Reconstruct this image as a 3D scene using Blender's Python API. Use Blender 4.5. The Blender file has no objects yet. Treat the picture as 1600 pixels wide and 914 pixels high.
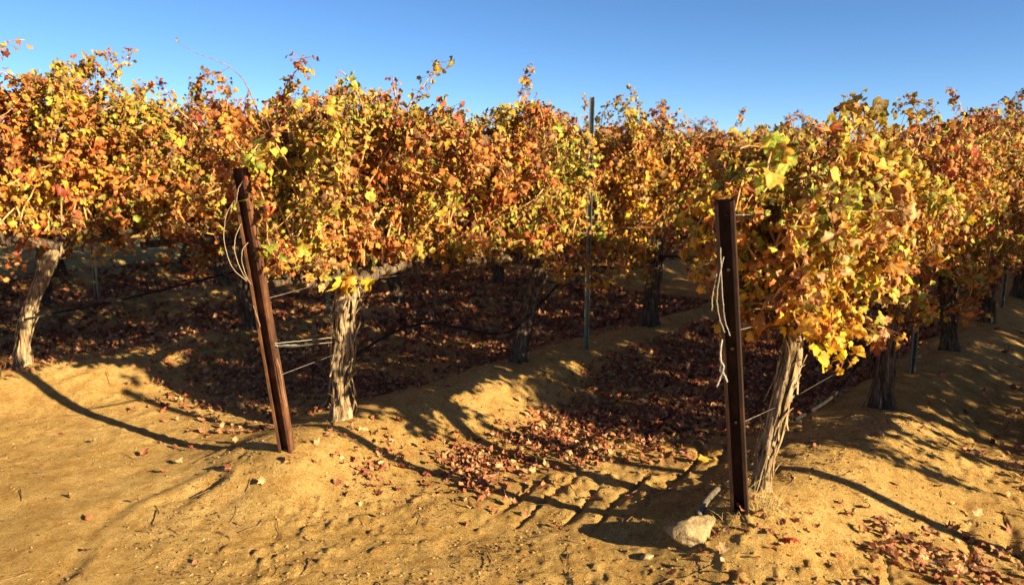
import bpy, math, random
import numpy as np
from mathutils import Vector, Matrix

# ------------------------------------------------------------------ camera, sky, sun, exposure
scene = bpy.context.scene
COL = scene.collection
EYE = 1.6
PITCH = math.atan(192 / 1155)

cam_d = bpy.data.cameras.new("camera")
cam_d.sensor_width = 36.0
cam_d.lens = 36.0 * 1155 / 1600
cam_d.clip_start = 0.05
cam_d.clip_end = 6000
cam = bpy.data.objects.new("camera", cam_d)
cam.location = (0, 0, EYE)
cam.rotation_euler = (math.pi / 2 - PITCH, 0, 0)
COL.objects.link(cam)
scene.camera = cam
cam_d.dof.use_dof = True
cam_d.dof.focus_distance = 4.3
cam_d.dof.aperture_fstop = 1.8

# row frame: D runs along the vine rows, N is square to them (towards the sun)
A_ROW = math.atan2(1040, 1171)
D = np.array([math.sin(A_ROW), math.cos(A_ROW)])
N = np.array([D[1], -D[0]])
SUN_EL = math.radians(19.3)
s2 = N + 0.13 * D
s2 = s2 / np.linalg.norm(s2)
SUN_AZ = math.atan2(s2[0], s2[1])            # clockwise from +Y

world = bpy.data.worlds.new("World")
scene.world = world
world.use_nodes = True
wt = world.node_tree
bg = wt.nodes["Background"]
sky = wt.nodes.new("ShaderNodeTexSky")
sky.sky_type = 'NISHITA'
sky.sun_disc = False
sky.sun_elevation = SUN_EL
sky.sun_rotation = SUN_AZ
sky.air_density = 0.58
sky.dust_density = 0.0
sky.ozone_density = 3.2
hs = wt.nodes.new("ShaderNodeHueSaturation")
hs.inputs["Saturation"].default_value = 1.10
wt.links.new(sky.outputs["Color"], hs.inputs["Color"])
wt.links.new(hs.outputs["Color"], bg.inputs["Color"])
bg.inputs["Strength"].default_value = 0.054

sun_d = bpy.data.lights.new("sun", 'SUN')
sun_d.energy = 5.0
sun_d.angle = math.radians(0.5)
sun_d.color = (1.0, 0.85, 0.55)
sun = bpy.data.objects.new("sun", sun_d)
to_sun = Vector((s2[0] * math.cos(SUN_EL), s2[1] * math.cos(SUN_EL), math.sin(SUN_EL)))
sun.rotation_euler = to_sun.to_track_quat('Z', 'Y').to_euler()
sun.location = to_sun * 40
COL.objects.link(sun)

scene.view_settings.view_transform = 'Standard'
scene.view_settings.look = 'None'
scene.view_settings.gamma = 1.0
scene.view_settings.exposure = 1.72
scene.render.engine = 'CYCLES'
scene.cycles.use_denoising = True
scene.cycles.max_bounces = 6
scene.cycles.diffuse_bounces = 2
scene.cycles.transmission_bounces = 4

# ------------------------------------------------------------------ small helpers
def P(p, a):
    """row coordinates -> world x, y"""
    return (p * N[0] + a * D[0], p * N[1] + a * D[1])

def fade(t):
    return t * t * t * (t * (t * 6 - 15) + 10)

def hash2(ix, iy, seed):
    n = (ix.astype(np.int64) * 374761393 + iy.astype(np.int64) * 668265263 + seed * 1274126177) & 0x7fffffff
    n = ((n ^ (n >> 13)) * 1274126177) & 0x7fffffff
    n = (n ^ (n >> 16)) & 0xffff
    return n / 65535.0

def vnoise(x, y, seed=0):
    x = np.asarray(x, float); y = np.asarray(y, float)
    ix = np.floor(x); iy = np.floor(y)
    fx = fade(x - ix); fy = fade(y - iy)
    a = hash2(ix, iy, seed); b = hash2(ix + 1, iy, seed)
    c = hash2(ix, iy + 1, seed); d = hash2(ix + 1, iy + 1, seed)
    return (a * (1 - fx) + b * fx) * (1 - fy) + (c * (1 - fx) + d * fx) * fy

def fbm(x, y, oct=4, seed=0, gain=0.5):
    s = 0; amp = 1; tot = 0
    for i in range(oct):
        s = s + amp * vnoise(x * 2 ** i + 17.3 * i, y * 2 ** i - 9.1 * i, seed + i)
        tot += amp; amp *= gain
    return s / tot

def sstep(e0, e1, x):
    t = np.clip((x - e0) / (e1 - e0), 0, 1)
    return t * t * (3 - 2 * t)

def tag(o, label=None, cat=None, group=None, kind=None):
    if label: o["label"] = label
    if cat: o["category"] = cat
    if group: o["group"] = group
    if kind: o["kind"] = kind
    return o

def empty(name, loc=(0, 0, 0), rz=0.0):
    o = bpy.data.objects.new(name, None)
    o.empty_display_size = 0.1
    o.location = loc
    o.rotation_euler = (0, 0, rz)
    COL.objects.link(o)
    return o

def np_mesh(name, V, F, mat=None, col=None, smooth=False, blade=None):
    """V (n,3), F (m,3 or 4) int, col (n,3) linear point colour"""
    V = np.asarray(V, np.float32); F = np.asarray(F, np.int32)
    me = bpy.data.meshes.new(name)
    k = F.shape[1]
    me.vertices.add(len(V)); me.vertices.foreach_set("co", V.ravel())
    me.loops.add(F.size); me.loops.foreach_set("vertex_index", F.ravel())
    me.polygons.add(len(F))
    me.polygons.foreach_set("loop_start", np.arange(len(F), dtype=np.int32) * k)
    if smooth:
        me.polygons.foreach_set("use_smooth", np.ones(len(F), bool))
    me.update(calc_edges=True)
    if col is not None:
        at = me.color_attributes.new("tint", 'FLOAT_COLOR', 'POINT')
        c4 = np.ones((len(V), 4), np.float32); c4[:, :3] = col
        at.data.foreach_set("color", c4.ravel())
    if blade is not None:
        at = me.attributes.new("blade", 'FLOAT_VECTOR', 'POINT')
        b3 = np.full((len(V), 3), 9.0, np.float32); b3[:len(blade)] = blade
        at.data.foreach_set("vector", b3.ravel())
    if mat: me.materials.append(mat)
    me.validate()
    return me

def obj(name, me, parent=None):
    o = bpy.data.objects.new(name, me)
    COL.objects.link(o)
    if parent is not None: o.parent = parent
    return o

class MB:
    """collects tubes and strips, builds ONE mesh"""
    def __init__(self): self.v = []; self.f = []; self.n = 0
    def add(self, V, F):
        self.v.append(np.asarray(V, float)); self.f.append(np.asarray(F, int) + self.n); self.n += len(V)
    def tube(self, pts, rad, sides=6, cap=True):
        pts = np.asarray(pts, float); m = len(pts)
        rad = np.broadcast_to(np.asarray(rad, float), (m,))
        T = np.gradient(pts, axis=0); T /= np.linalg.norm(T, axis=1)[:, None] + 1e-9
        ref = np.array([0, 0, 1.0]) if abs(T[0][2]) < 0.8 else np.array([1.0, 0, 0])
        rings = []
        u = np.cross(T[0], ref); u /= np.linalg.norm(u)
        th = np.linspace(0, 2 * math.pi, sides, endpoint=False)
        for i in range(m):
            u = u - T[i] * np.dot(u, T[i]); u /= np.linalg.norm(u) + 1e-9
            w = np.cross(T[i], u)
            rings.append(pts[i] + rad[i] * (np.cos(th)[:, None] * u + np.sin(th)[:, None] * w))
        V = np.concatenate(rings + [pts[:1], pts[-1:]])
        F = []
        for i in range(m - 1):
            for j in range(sides):
                a = i * sides + j; b = i * sides + (j + 1) % sides
                F.append((a, b, b + sides, a + sides))
        c0 = m * sides; c1 = c0 + 1
        if cap:
            for j in range(sides):
                F.append((c0, (j + 1) % sides, j, j))
                q = (m - 1) * sides
                F.append((c1, q + j, q + (j + 1) % sides, q + (j + 1) % sides))
        self.add(V, F)
    def mesh(self, name, mat, smooth=True):
        V = np.concatenate(self.v); F = np.concatenate(self.f)
        me = bpy.data.meshes.new(name)
        faces = []
        for q in F:
            q = list(dict.fromkeys(int(k) for k in q))
            if len(q) > 2: faces.append(q)
        me.from_pydata(V.tolist(), [], faces)
        if smooth: me.polygons.foreach_set("use_smooth", [True] * len(me.polygons))
        me.materials.append(mat)
        me.update()
        return me

# ------------------------------------------------------------------ materials
def new_mat(name):
    m = bpy.data.materials.new(name); m.use_nodes = True
    nt = m.node_tree
    return m, nt, nt.nodes["Principled BSDF"], nt.nodes["Material Output"]

def ramp(nt, stops, interp='LINEAR'):
    r = nt.nodes.new("ShaderNodeValToRGB")
    r.color_ramp.interpolation = interp
    e = r.color_ramp.elements
    while len(e) < len(stops): e.new(0.5)
    for k, (p, c) in enumerate(stops):
        e[k].position = p; e[k].color = (*c, 1)
    return r

def noise(nt, scale, detail=4, rough=0.5, vec=None):
    n = nt.nodes.new("ShaderNodeTexNoise")
    n.inputs["Scale"].default_value = scale
    n.inputs["Detail"].default_value = detail
    n.inputs["Roughness"].default_value = rough
    if vec is not None: nt.links.new(vec, n.inputs["Vector"])
    return n

def mixc(nt, a, b, fac, mode='MIX'):
    m = nt.nodes.new("ShaderNodeMix"); m.data_type = 'RGBA'; m.blend_type = mode
    for s, v in ((m.inputs[6], a), (m.inputs[7], b), (m.inputs[0], fac)):
        if isinstance(v, (int, float)): s.default_value = v
        elif isinstance(v, tuple): s.default_value = (*v, 1)
        else: nt.links.new(v, s)
    return m.outputs[2]

def bump(nt, h, strength, dist, bsdf, prev=None):
    b = nt.nodes.new("ShaderNodeBump")
    b.inputs["Strength"].default_value = strength
    b.inputs["Distance"].default_value = dist
    nt.links.new(h, b.inputs["Height"])
    if prev is not None: nt.links.new(prev, b.inputs["Normal"])
    if bsdf is not None: nt.links.new(b.outputs["Normal"], bsdf.inputs["Normal"])
    return b.outputs["Normal"]

def coords(nt, kind="Object"):
    return nt.nodes.new("ShaderNodeTexCoord").outputs[kind]

def mapping(nt, vec, scale):
    m = nt.nodes.new("ShaderNodeMapping")
    m.inputs["Scale"].default_value = scale
    nt.links.new(vec, m.inputs["Vector"])
    return m.outputs["Vector"]

def r4(nt, v):
    n = noise(nt, 3.0, 4, 0.7, v)
    r = ramp(nt, [(0.46, (0, 0, 0)), (0.60, (0.8, 0.8, 0.8))])
    nt.links.new(n.outputs["Fac"], r.inputs["Fac"])
    return r.outputs["Color"]

def soil_material():
    m, nt, b, out = new_mat("sandy_soil")
    v = coords(nt)
    n1 = noise(nt, 0.7, 5, 0.6, v)
    r1 = ramp(nt, [(0.3, (0.46, 0.275, 0.085)), (0.52, (0.61, 0.375, 0.125)), (0.72, (0.71, 0.465, 0.175))])
    nt.links.new(n1.outputs["Fac"], r1.inputs["Fac"])
    n2 = noise(nt, 55, 6, 0.75, v)
    r2 = ramp(nt, [(0.3, (0.52, 0.46, 0.38)), (0.48, (0.98, 0.98, 0.98)), (0.7, (1.18, 1.16, 1.1))])
    nt.links.new(n2.outputs["Fac"], r2.inputs["Fac"])
    c = mixc(nt, r1.outputs["Color"], r2.outputs["Color"], 1.0, 'MULTIPLY')
    n3 = noise(nt, 9, 5, 0.7, v)
    r3 = ramp(nt, [(0.38, (0.72, 0.62, 0.5)), (0.56, (1, 1, 1))])
    nt.links.new(n3.outputs["Fac"], r3.inputs["Fac"])
    c = mixc(nt, c, r3.outputs["Color"], 0.8, 'MULTIPLY')
    n4 = noise(nt, 220, 3, 0.6, v)                                    # single grains
    r5 = ramp(nt, [(0.34, (0.60, 0.54, 0.46)), (0.50, (1, 1, 1)), (0.68, (1.22, 1.2, 1.15))])
    nt.links.new(n4.outputs["Fac"], r5.inputs["Fac"])
    c = mixc(nt, c, r5.outputs["Color"], 0.9, 'MULTIPLY')
    # pale coarse grains
    vo = nt.nodes.new("ShaderNodeTexVoronoi"); vo.inputs["Scale"].default_value = 95
    nt.links.new(v, vo.inputs["Vector"])
    rv = ramp(nt, [(0.10, (1, 1, 1)), (0.17, (0, 0, 0))])
    nt.links.new(vo.outputs["Distance"], rv.inputs["Fac"])
    c = mixc(nt, c, (0.68, 0.52, 0.28), rv.outputs["Color"])
    v2 = nt.nodes.new("ShaderNodeTexVoronoi"); v2.inputs["Scale"].default_value = 42
    nt.links.new(v, v2.inputs["Vector"])
    rw = ramp(nt, [(0.10, (1, 1, 1)), (0.17, (0, 0, 0))])
    nt.links.new(v2.outputs["Distance"], rw.inputs["Fac"])
    c = mixc(nt, c, (0.16, 0.085, 0.035), mixc(nt, (0, 0, 0), rw.outputs["Color"], r4(nt, v)))
    nt.links.new(c, b.inputs["Base Color"])
    b.inputs["Roughness"].default_value = 1.0
    b.inputs["Specular IOR Level"].default_value = 0.05
    p = bump(nt, n3.outputs["Fac"], 0.5, 0.04, None)
    p = bump(nt, n2.outputs["Fac"], 0.8, 0.013, None, p)
    bump(nt, n4.outputs["Fac"], 0.9, 0.0065, b, p)
    return m

def leaf_material(name, trans=0.3, rough=0.5):
    m, nt, b, out = new_mat(name)
    at = nt.nodes.new("ShaderNodeVertexColor"); at.layer_name = "tint"
    n1 = noise(nt, 60, 3, 0.6, coords(nt))
    r1 = ramp(nt, [(0.3, (0.72, 0.66, 0.6)), (0.6, (1.08, 1.08, 1.08))])
    nt.links.new(n1.outputs["Fac"], r1.inputs["Fac"])
    c = mixc(nt, at.outputs["Color"], r1.outputs["Color"], 1.0, 'MULTIPLY')
    def mth(op, a, b_=None):
        q = nt.nodes.new("ShaderNodeMath"); q.operation = op
        for i, v_ in enumerate((a, b_)):
            if v_ is None: continue
            if isinstance(v_, (int, float)): q.inputs[i].default_value = v_
            else: nt.links.new(v_, q.inputs[i])
        return q.outputs[0]
    la = nt.nodes.new("ShaderNodeAttribute"); la.attribute_name = "blade"
    sx = nt.nodes.new("ShaderNodeSeparateXYZ"); nt.links.new(la.outputs["Vector"], sx.inputs[0])
    ang = mth('ARCTAN2', sx.outputs[0], sx.outputs[1])
    rad = mth('SQRT', mth('ADD', mth('MULTIPLY', sx.outputs[0], sx.outputs[0]), mth('MULTIPLY', sx.outputs[1], sx.outputs[1])))
    off = mth('PINGPONG', mth('ADD', ang, 6.2832), 0.48)             # main veins fan out from the stalk
    vein = mth('LESS_THAN', mth('MULTIPLY', off, rad), 0.028)
    c = mixc(nt, c, (0.62, 0.42, 0.13), mth('MULTIPLY', vein, 0.45))
    n2 = noise(nt, 95, 2, 0.5, coords(nt))                            # dry spots
    r2 = ramp(nt, [(0.60, (0, 0, 0)), (0.68, (0.75, 0.75, 0.75))])
    nt.links.new(n2.outputs["Fac"], r2.inputs["Fac"])
    c = mixc(nt, c, (0.17, 0.075, 0.03), r2.outputs["Color"])
    nt.links.new(c, b.inputs["Base Color"])
    b.inputs["Roughness"].default_value = rough
    b.inputs["Specular IOR Level"].default_value = 0.2
    bump(nt, n1.outputs["Fac"], 0.4, 0.01, b)
    t = nt.nodes.new("ShaderNodeBsdfTranslucent")
    nt.links.new(c, t.inputs["Color"])
    mx = nt.nodes.new("ShaderNodeMixShader"); mx.inputs[0].default_value = trans
    nt.links.new(b.outputs[0], mx.inputs[1]); nt.links.new(t.outputs[0], mx.inputs[2])
    nt.links.new(mx.outputs[0], out.inputs["Surface"])
    return m

def bark_material(name, pale, mid, dark):
    m, nt, b, out = new_mat(name)
    v = coords(nt)
    n1 = noise(nt, 1.0, 6, 0.7, mapping(nt, v, (55, 55, 5)))
    r1 = ramp(nt, [(0.38, dark), (0.5, mid), (0.66, pale)])
    nt.links.new(n1.outputs["Fac"], r1.inputs["Fac"])
    n2 = noise(nt, 6, 4, 0.6, v)
    r2 = ramp(nt, [(0.35, (0.6, 0.55, 0.5)), (0.6, (1, 1, 1))])
    nt.links.new(n2.outputs["Fac"], r2.inputs["Fac"])
    c = mixc(nt, r1.outputs["Color"], r2.outputs["Color"], 0.8, 'MULTIPLY')
    nt.links.new(c, b.inputs["Base Color"])
    b.inputs["Roughness"].default_value = 0.95
    b.inputs["Specular IOR Level"].default_value = 0.08
    bump(nt, n1.outputs["Fac"], 0.9, 0.015, b)
    return m

def simple_mat(name, stops, scale=20, rough=0.7, metal=0.0, bstr=0.3, bdist=0.003, spec=0.3, stretch=(1, 1, 1)):
    m, nt, b, out = new_mat(name)
    v = mapping(nt, coords(nt), stretch)
    n1 = noise(nt, scale, 6, 0.65, v)
    r1 = ramp(nt, stops)
    nt.links.new(n1.outputs["Fac"], r1.inputs["Fac"])
    nt.links.new(r1.outputs["Color"], b.inputs["Base Color"])
    b.inputs["Roughness"].default_value = rough
    b.inputs["Metallic"].default_value = metal
    b.inputs["Specular IOR Level"].default_value = spec
    if bstr: bump(nt, n1.outputs["Fac"], bstr, bdist, b)
    return m

M_SOIL = soil_material()
M_LEAF = leaf_material("autumn_vine_leaf", 0.33, 0.5)
M_DRY = leaf_material("fallen_leaf", 0.15, 0.7)
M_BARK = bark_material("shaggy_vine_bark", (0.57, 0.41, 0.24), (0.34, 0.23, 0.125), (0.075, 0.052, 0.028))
M_BARKD = bark_material("dark_bark_and_trunk_shade", (0.26, 0.185, 0.12), (0.11, 0.075, 0.05), (0.035, 0.024, 0.018))  # dark bark of the cordons; on trunks the tone paints in shade
M_CANE = simple_mat("vine_cane", [(0.3, (0.30, 0.13, 0.045)), (0.5, (0.56, 0.29, 0.10)), (0.7, (0.68, 0.42, 0.18))], 14, 0.6, stretch=(1, 1, 1))
M_RUST = simple_mat("rusty_steel", [(0.32, (0.030, 0.014, 0.009)), (0.48, (0.095, 0.036, 0.016)), (0.60, (0.19, 0.078, 0.030)), (0.74, (0.075, 0.034, 0.021))], 17, 0.72, 0.25, 0.35, 0.002, 0.4, (1, 1, 0.35))
M_RUST_SHADE = simple_mat("rusty_steel_with_shade", [(0.3, (0.012, 0.008, 0.006)), (0.5, (0.030, 0.014, 0.009)), (0.64, (0.07, 0.026, 0.013)), (0.8, (0.022, 0.011, 0.008))], 26, 0.7, 0.25, 0.35, 0.002, 0.3, (1, 1, 0.35))  # rusty steel darkened all over to carry the shade inside the channel
M_GALV = simple_mat("galvanised_steel", [(0.3, (0.09, 0.095, 0.075)), (0.6, (0.19, 0.195, 0.165)), (0.75, (0.32, 0.32, 0.28))], 40, 0.42, 0.75, 0.15, 0.001, 0.5)
M_HOSE = simple_mat("black_poly_hose", [(0.35, (0.010, 0.009, 0.008)), (0.7, (0.028, 0.024, 0.020))], 30, 0.85, 0, 0.1, 0.001, 0.1)
M_HOSED = simple_mat("dusty_hose", [(0.35, (0.10, 0.08, 0.055)), (0.7, (0.20, 0.15, 0.10))], 30, 0.8, 0, 0.1, 0.001)
M_WIRE = simple_mat("trellis_wire", [(0.35, (0.10, 0.08, 0.06)), (0.7, (0.22, 0.19, 0.155))], 30, 0.5, 0.6, 0, 0.001)
M_TAN = simple_mat("weathered_tie_wire", [(0.35, (0.22, 0.14, 0.085)), (0.7, (0.40, 0.29, 0.19))], 40, 0.6, 0.1, 0.1, 0.001)
M_TWINE = simple_mat("pale_twine", [(0.35, (0.27, 0.23, 0.17)), (0.7, (0.45, 0.40, 0.32))], 60, 0.9, 0, 0.3, 0.001)
M_ROCK = simple_mat("pale_rock", [(0.32, (0.17, 0.105, 0.048)), (0.50, (0.31, 0.215, 0.105)), (0.68, (0.42, 0.315, 0.17))], 26, 0.95, 0, 1.0, 0.02, 0.1)
M_PEB = simple_mat("pebble", [(0.3, (0.17, 0.11, 0.06)), (0.5, (0.28, 0.19, 0.10)), (0.7, (0.44, 0.33, 0.19))], 3, 0.9, 0, 0.3, 0.003, 0.1)
M_CLOD = simple_mat("soil_clod", [(0.3, (0.19, 0.105, 0.040)), (0.5, (0.30, 0.18, 0.066)), (0.7, (0.42, 0.265, 0.10))], 40, 1.0, 0, 0.7, 0.006, 0.03)
M_TWIG = simple_mat("dry_twig", [(0.3, (0.10, 0.055, 0.025)), (0.6, (0.28, 0.17, 0.08))], 30, 0.85, 0, 0.2, 0.001, 0.1)
M_STRAW = simple_mat("dry_grass", [(0.3, (0.36, 0.24, 0.09)), (0.6, (0.60, 0.43, 0.18))], 10, 0.85, 0, 0.0, 0.001, 0.1)

# ------------------------------------------------------------------ ground
ROWS = {'sunny': -1.34 + 2.53, 'right': -1.34, 'middle': -3.87, 'rear': -6.60, 'fourth': -9.15, 'fifth': -11.70, 'outer': -1.34 + 5.06}
def row_end(p): return 3.0 + (p + 1.34) * 0.36
MOUNDS = []      # (x, y, radius, height)
def mound(px, py, r, h): MOUNDS.append((px, py, r, h))
xr, yr = 1.05, 3.16
mound(1.07, 3.10, 0.26, 0.075)
mound(-1.22, 3.86, 0.28, 0.085)
mound(*P(-3.62, 3.25), 0.34, 0.07)
mound(*P(-3.55, 4.0), 0.35, 0.06)
mound(*P(-1.05, 3.9), 0.42, 0.06)
mound(*P(-0.95, 4.7), 0.40, 0.05)
mound(*P(-6.2, 2.2), 0.45, 0.08)

TRACK = [(-1.62, 2.55), (-1.72, 2.83), (-1.72, 3.05), (-1.80, 3.36), (-1.78, 3.62), (-1.62, 3.82)]

def height(x, y):
    x = np.asarray(x, float); y = np.asarray(y, float)
    p = x * N[0] + y * N[1]; a = x * D[0] + y * D[1]
    r = np.hypot(x, y)
    near = np.exp(-(r / 22.0) ** 2)
    z = np.full(x.shape, -0.15)
    z = z + 0.10 * sstep(-5.0, -8.0, p)                      # the land climbs a little to the rear rows
    wob = (fbm(x * 0.9, y * 0.9, 3, 5) - 0.5)
    for pr in list(ROWS.values()) + [-14.25, -16.8, 6.25]:
        m = sstep(row_end(pr) - 0.55, row_end(pr) + 0.30, a)
        w = 0.46 + 0.14 * (fbm(a * 1.1, np.full_like(a, pr), 2, 9) - 0.5)
        z = z + m * (0.185 + 0.12 * wob) * np.exp(-((p - pr + 0.16 * wob) / w) ** 2)
    for (mx, my, mr, mh) in MOUNDS:
        z = z + mh * np.exp(-(((x - mx) ** 2 + (y - my) ** 2) / mr ** 2))
    # slow swells, clods
    z = z + 0.10 * (fbm(x * 0.55, y * 0.55, 4, 21) - 0.5) * near
    z = z + 0.028 * (fbm(x * 3.1, y * 3.1, 4, 33) - 0.5) * near
    rough = 0.35 + 0.9 * sstep(0.42, 0.62, fbm(x * 1.2, y * 1.2, 3, 71))
    rough = rough * (1 - 0.75 * sstep(-1.1, -1.9, x) * sstep(4.6, 3.8, y))
    cl = fbm(x * 13.0, y * 13.0, 4, 45, 0.6)
    z = z + 0.020 * (cl - 0.5) * near * rough
    z = z + 0.020 * np.clip(vnoise(x * 19, y * 19, 52) - 0.66, 0, 1) * near * rough * 2.2
    # tractor lug prints: slanting bars in the two wheel tracks of each aisle
    for pc in (-2.15, -0.35, -5.0):
        e = 0.6 if pc > -1 else 1.0
        band = np.exp(-((p - pc) / 0.42) ** 4)
        ph = (0.96 * p + 0.27 * a + 0.16 * wob + 0.03 * fbm(x * 6, y * 6, 2, 66)) / 0.175
        bar = (0.5 + 0.5 * np.cos(2 * math.pi * ph)) * sstep(0.34, 0.62, vnoise(np.floor(ph) * 7.3 + 2, a * 1.9 + np.floor(ph) * 0.37, 63))
        z = z - 0.030 * e * band * np.clip(bar, 0, 1) ** 3.0 * near * (0.55 + 0.9 * fbm(x * 1.6, y * 1.6, 2, 61)) * sstep(2.3, 3.0, a)
    # broken crusty edge where the smooth dirt track meets the rough headland
    e = np.full(x.shape, 9.0)
    for (x0, y0), (x1, y1) in zip(TRACK[:-1], TRACK[1:]):
        ux, uy = x1 - x0, y1 - y0; L2 = ux * ux + uy * uy
        t = np.clip(((x - x0) * ux + (y - y0) * uy) / L2, 0, 1)
        e = np.minimum(e, np.hypot(x - x0 - t * ux, y - y0 - t * uy))
    br = sstep(0.30, 0.62, fbm(x * 4.5, y * 4.5, 3, 88))
    z = z - 0.012 * br * np.exp(-(e / 0.055) ** 2) + 0.014 * br * np.exp(-((e - 0.10) / 0.06) ** 2)
    z = z - 0.010 * br * np.exp(-((e - 0.24) / 0.050) ** 2) * sstep(0.4, 0.6, vnoise(x * 2.2, y * 2.2, 90))
    return z

def hz(x, y): return float(height(np.array([x]), np.array([y]))[0])

def build_ground():
    fine = np.radians(np.linspace(-42, 42, 600))
    coarse = np.radians(np.linspace(42, 318, 140)[1:-1])
    th = np.concatenate([fine, coarse])
    r = [0.35]
    while r[-1] < 3000:
        q = r[-1]
        g = 0.05 if q < 2.0 else (0.0042 if q < 9 else (0.010 if q < 22 else 0.08))
        r.append(q * (1 + g))
    r = np.array(r)
    R, T = np.meshgrid(r, th, indexing='ij')
    X = R * np.sin(T); Y = R * np.cos(T)
    Z = height(X, Y)
    nr, nt_ = X.shape
    V = np.stack([X.ravel(), Y.ravel(), Z.ravel()], 1)
    i = np.arange(nr - 1)[:, None] * nt_; j = np.arange(nt_)[None]; j2 = (j + 1) % nt_
    F = np.stack([i + j, i + nt_ + j, i + nt_ + j2, i + j2], -1).reshape(-1, 4)[:, ::-1]
    c = len(V)
    V = np.concatenate([V, [[0, 0, hz(0, 0)]]])
    F2 = np.stack([np.full(nt_, c), np.arange(nt_), (np.arange(nt_) + 1) % nt_, (np.arange(nt_) + 1) % nt_], 1)
    me = np_mesh("ground", V, F, M_SOIL, smooth=True)
    return tag(obj("ground", me), kind="structure", label="sandy tan vineyard soil with berms, tyre prints and small clods", cat="ground")
build_ground()

# ------------------------------------------------------------------ leaves
def leaf_templates(n, seed, lo=False):
    rg = np.random.default_rng(seed)
    half = [(0, 1.0), (15, 0.86), (29, 0.68), (46, 0.92), (62, 0.90), (84, 0.66), (108, 0.82), (138, 0.64), (168, 0.36)]
    if lo: half = [(0, 1.0), (27, 0.62), (54, 0.97), (86, 0.62), (112, 0.80), (150, 0.55)]
    ang = [h[0] for h in half] + [-h[0] for h in half[:0:-1]]
    rad = [h[1] for h in half] + [h[1] for h in half[:0:-1]]
    ang = np.radians(ang); rad = np.array(rad)
    m = len(ang)
    out = []; BL = []
    for k in range(n):
        rr = rad * (1 + 0.10 * rg.standard_normal(m))
        ring = np.stack([np.sin(ang) * rr, np.cos(ang) * rr + 0.15], 1)
        mid = ring * 0.55 + np.array([0, 0.07])
        xy = np.concatenate([[[0, 0.1]], mid, ring])
        x, y = xy[:, 0], xy[:, 1]
        BL.append(np.stack([x, y + 0.22, 0 * x], 1))
        r2 = x * x + y * y
        rolled = rg.random()
        c1 = rg.uniform(0.05, 0.35) if rolled < 0.38 else rg.uniform(0.2, 0.5)
        z = -c1 * r2 + rg.uniform(-0.1, 0.35) * np.abs(x)
        z = z + 0.12 * np.sqrt(r2) * np.sin(3 * np.arctan2(x, y) + rg.uniform(0, 6.28))
        z = z + 0.11 * rg.standard_normal(len(x)) * np.sqrt(r2)
        kx = rg.uniform(0.1, 0.9) if rolled < 0.38 else rg.uniform(1.1, 2.5)
        ky = rg.uniform(-0.5, 0.6) if rolled < 0.38 else rg.uniform(0.6, 1.8)
        z2 = (1 - np.cos(kx * x)) / kx * rg.choice([-1, 1]); x = np.sin(kx * x) / kx
        z3 = -(1 - np.cos(ky * y)) / ky; y = np.sin(ky * y) / ky
        V = np.stack([x, y, z + z2 + z3], 1)
        out.append(V)
    j = np.arange(m); j2 = (j + 1) % m
    F = np.concatenate([np.stack([np.zeros(m, int), 1 + j, 1 + j2], 1),
                        np.stack([1 + j, 1 + m + j, 1 + m + j2], 1),
                        np.stack([1 + j, 1 + m + j2, 1 + j2], 1)])
    rim = np.concatenate([[0.0], np.full(m, 0.45), np.ones(m)])
    return np.array(out), F, rim, np.array(BL)
TPL_HI = leaf_templates(36, 3)
TPL_LO = leaf_templates(16, 4, True)

# base colours of single leaves (centre, rim)
PAL = {
    'gold':   ((0.68, 0.38, 0.045), (0.60, 0.29, 0.035)),
    'yellow': ((0.74, 0.50, 0.035), (0.68, 0.42, 0.030)),
    'amber':  ((0.60, 0.27, 0.045), (0.48, 0.17, 0.035)),
    'orange': ((0.56, 0.19, 0.045), (0.46, 0.115, 0.035)),
    'rust':   ((0.32, 0.105, 0.030), (0.20, 0.055, 0.022)),
    'red':    ((0.40, 0.075, 0.035), (0.28, 0.035, 0.022)),
    'olive':  ((0.34, 0.30, 0.050), (0.42, 0.27, 0.035)),
    'green':  ((0.27, 0.33, 0.055), (0.35, 0.33, 0.045)),
    'tan':    ((0.55, 0.33, 0.130), (0.42, 0.23, 0.090)),
    'brown':  ((0.20, 0.10, 0.040), (0.13, 0.060, 0.026)),
}
PKEYS = list(PAL)
PC = np.array([PAL[k][0] for k in PKEYS]); PR = np.array([PAL[k][1] for k in PKEYS])
#              gold yel  amb  oran rust red  oliv gree tan  brn
W_TOP  = np.array([0.5, 0.15, 1.7, 0.9, 2.8, 0.4, 5.4, 2.4, 1.4, 2.6])
W_MID  = np.array([2.0, 0.45, 4.4, 3.0, 2.3, 0.5, 4.6, 2.4, 2.2, 1.3])
W_LOW  = np.array([1.8, 0.6, 3.2, 2.4, 2.4, 0.8, 1.8, 1.2, 2.0, 1.6])

def norm(a): return a / (np.linalg.norm(a, axis=-1, keepdims=True) + 1e-9)

def stamp(tpl, pos, nrm, tip, size, ctr, rimc, rg):
    T, F, rim, BL = tpl
    k = rg.integers(0, len(T), len(pos))
    L = T[k] * size[:, None, None]
    y = norm(tip - nrm * np.sum(tip * nrm, 1, keepdims=True)); x = np.cross(y, nrm)
    W = L[:, :, :1] * x[:, None] + L[:, :, 1:2] * y[:, None] + L[:, :, 2:] * nrm[:, None] + pos[:, None]
    n, m = len(pos), T.shape[1]
    FF = (F[None] + (np.arange(n) * m)[:, None, None]).reshape(-1, 3)
    cc = ctr[:, None] * (1 - rim[None, :, None]) + rimc[:, None] * rim[None, :, None]
    return W.reshape(-1, 3), FF, cc.reshape(-1, 3), BL[k].reshape(-1, 3)

def pick(weights, rg):
    c = np.cumsum(weights, 1); c /= c[:, -1:]
    return (rg.random(len(weights))[:, None] > c).sum(1)

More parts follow.
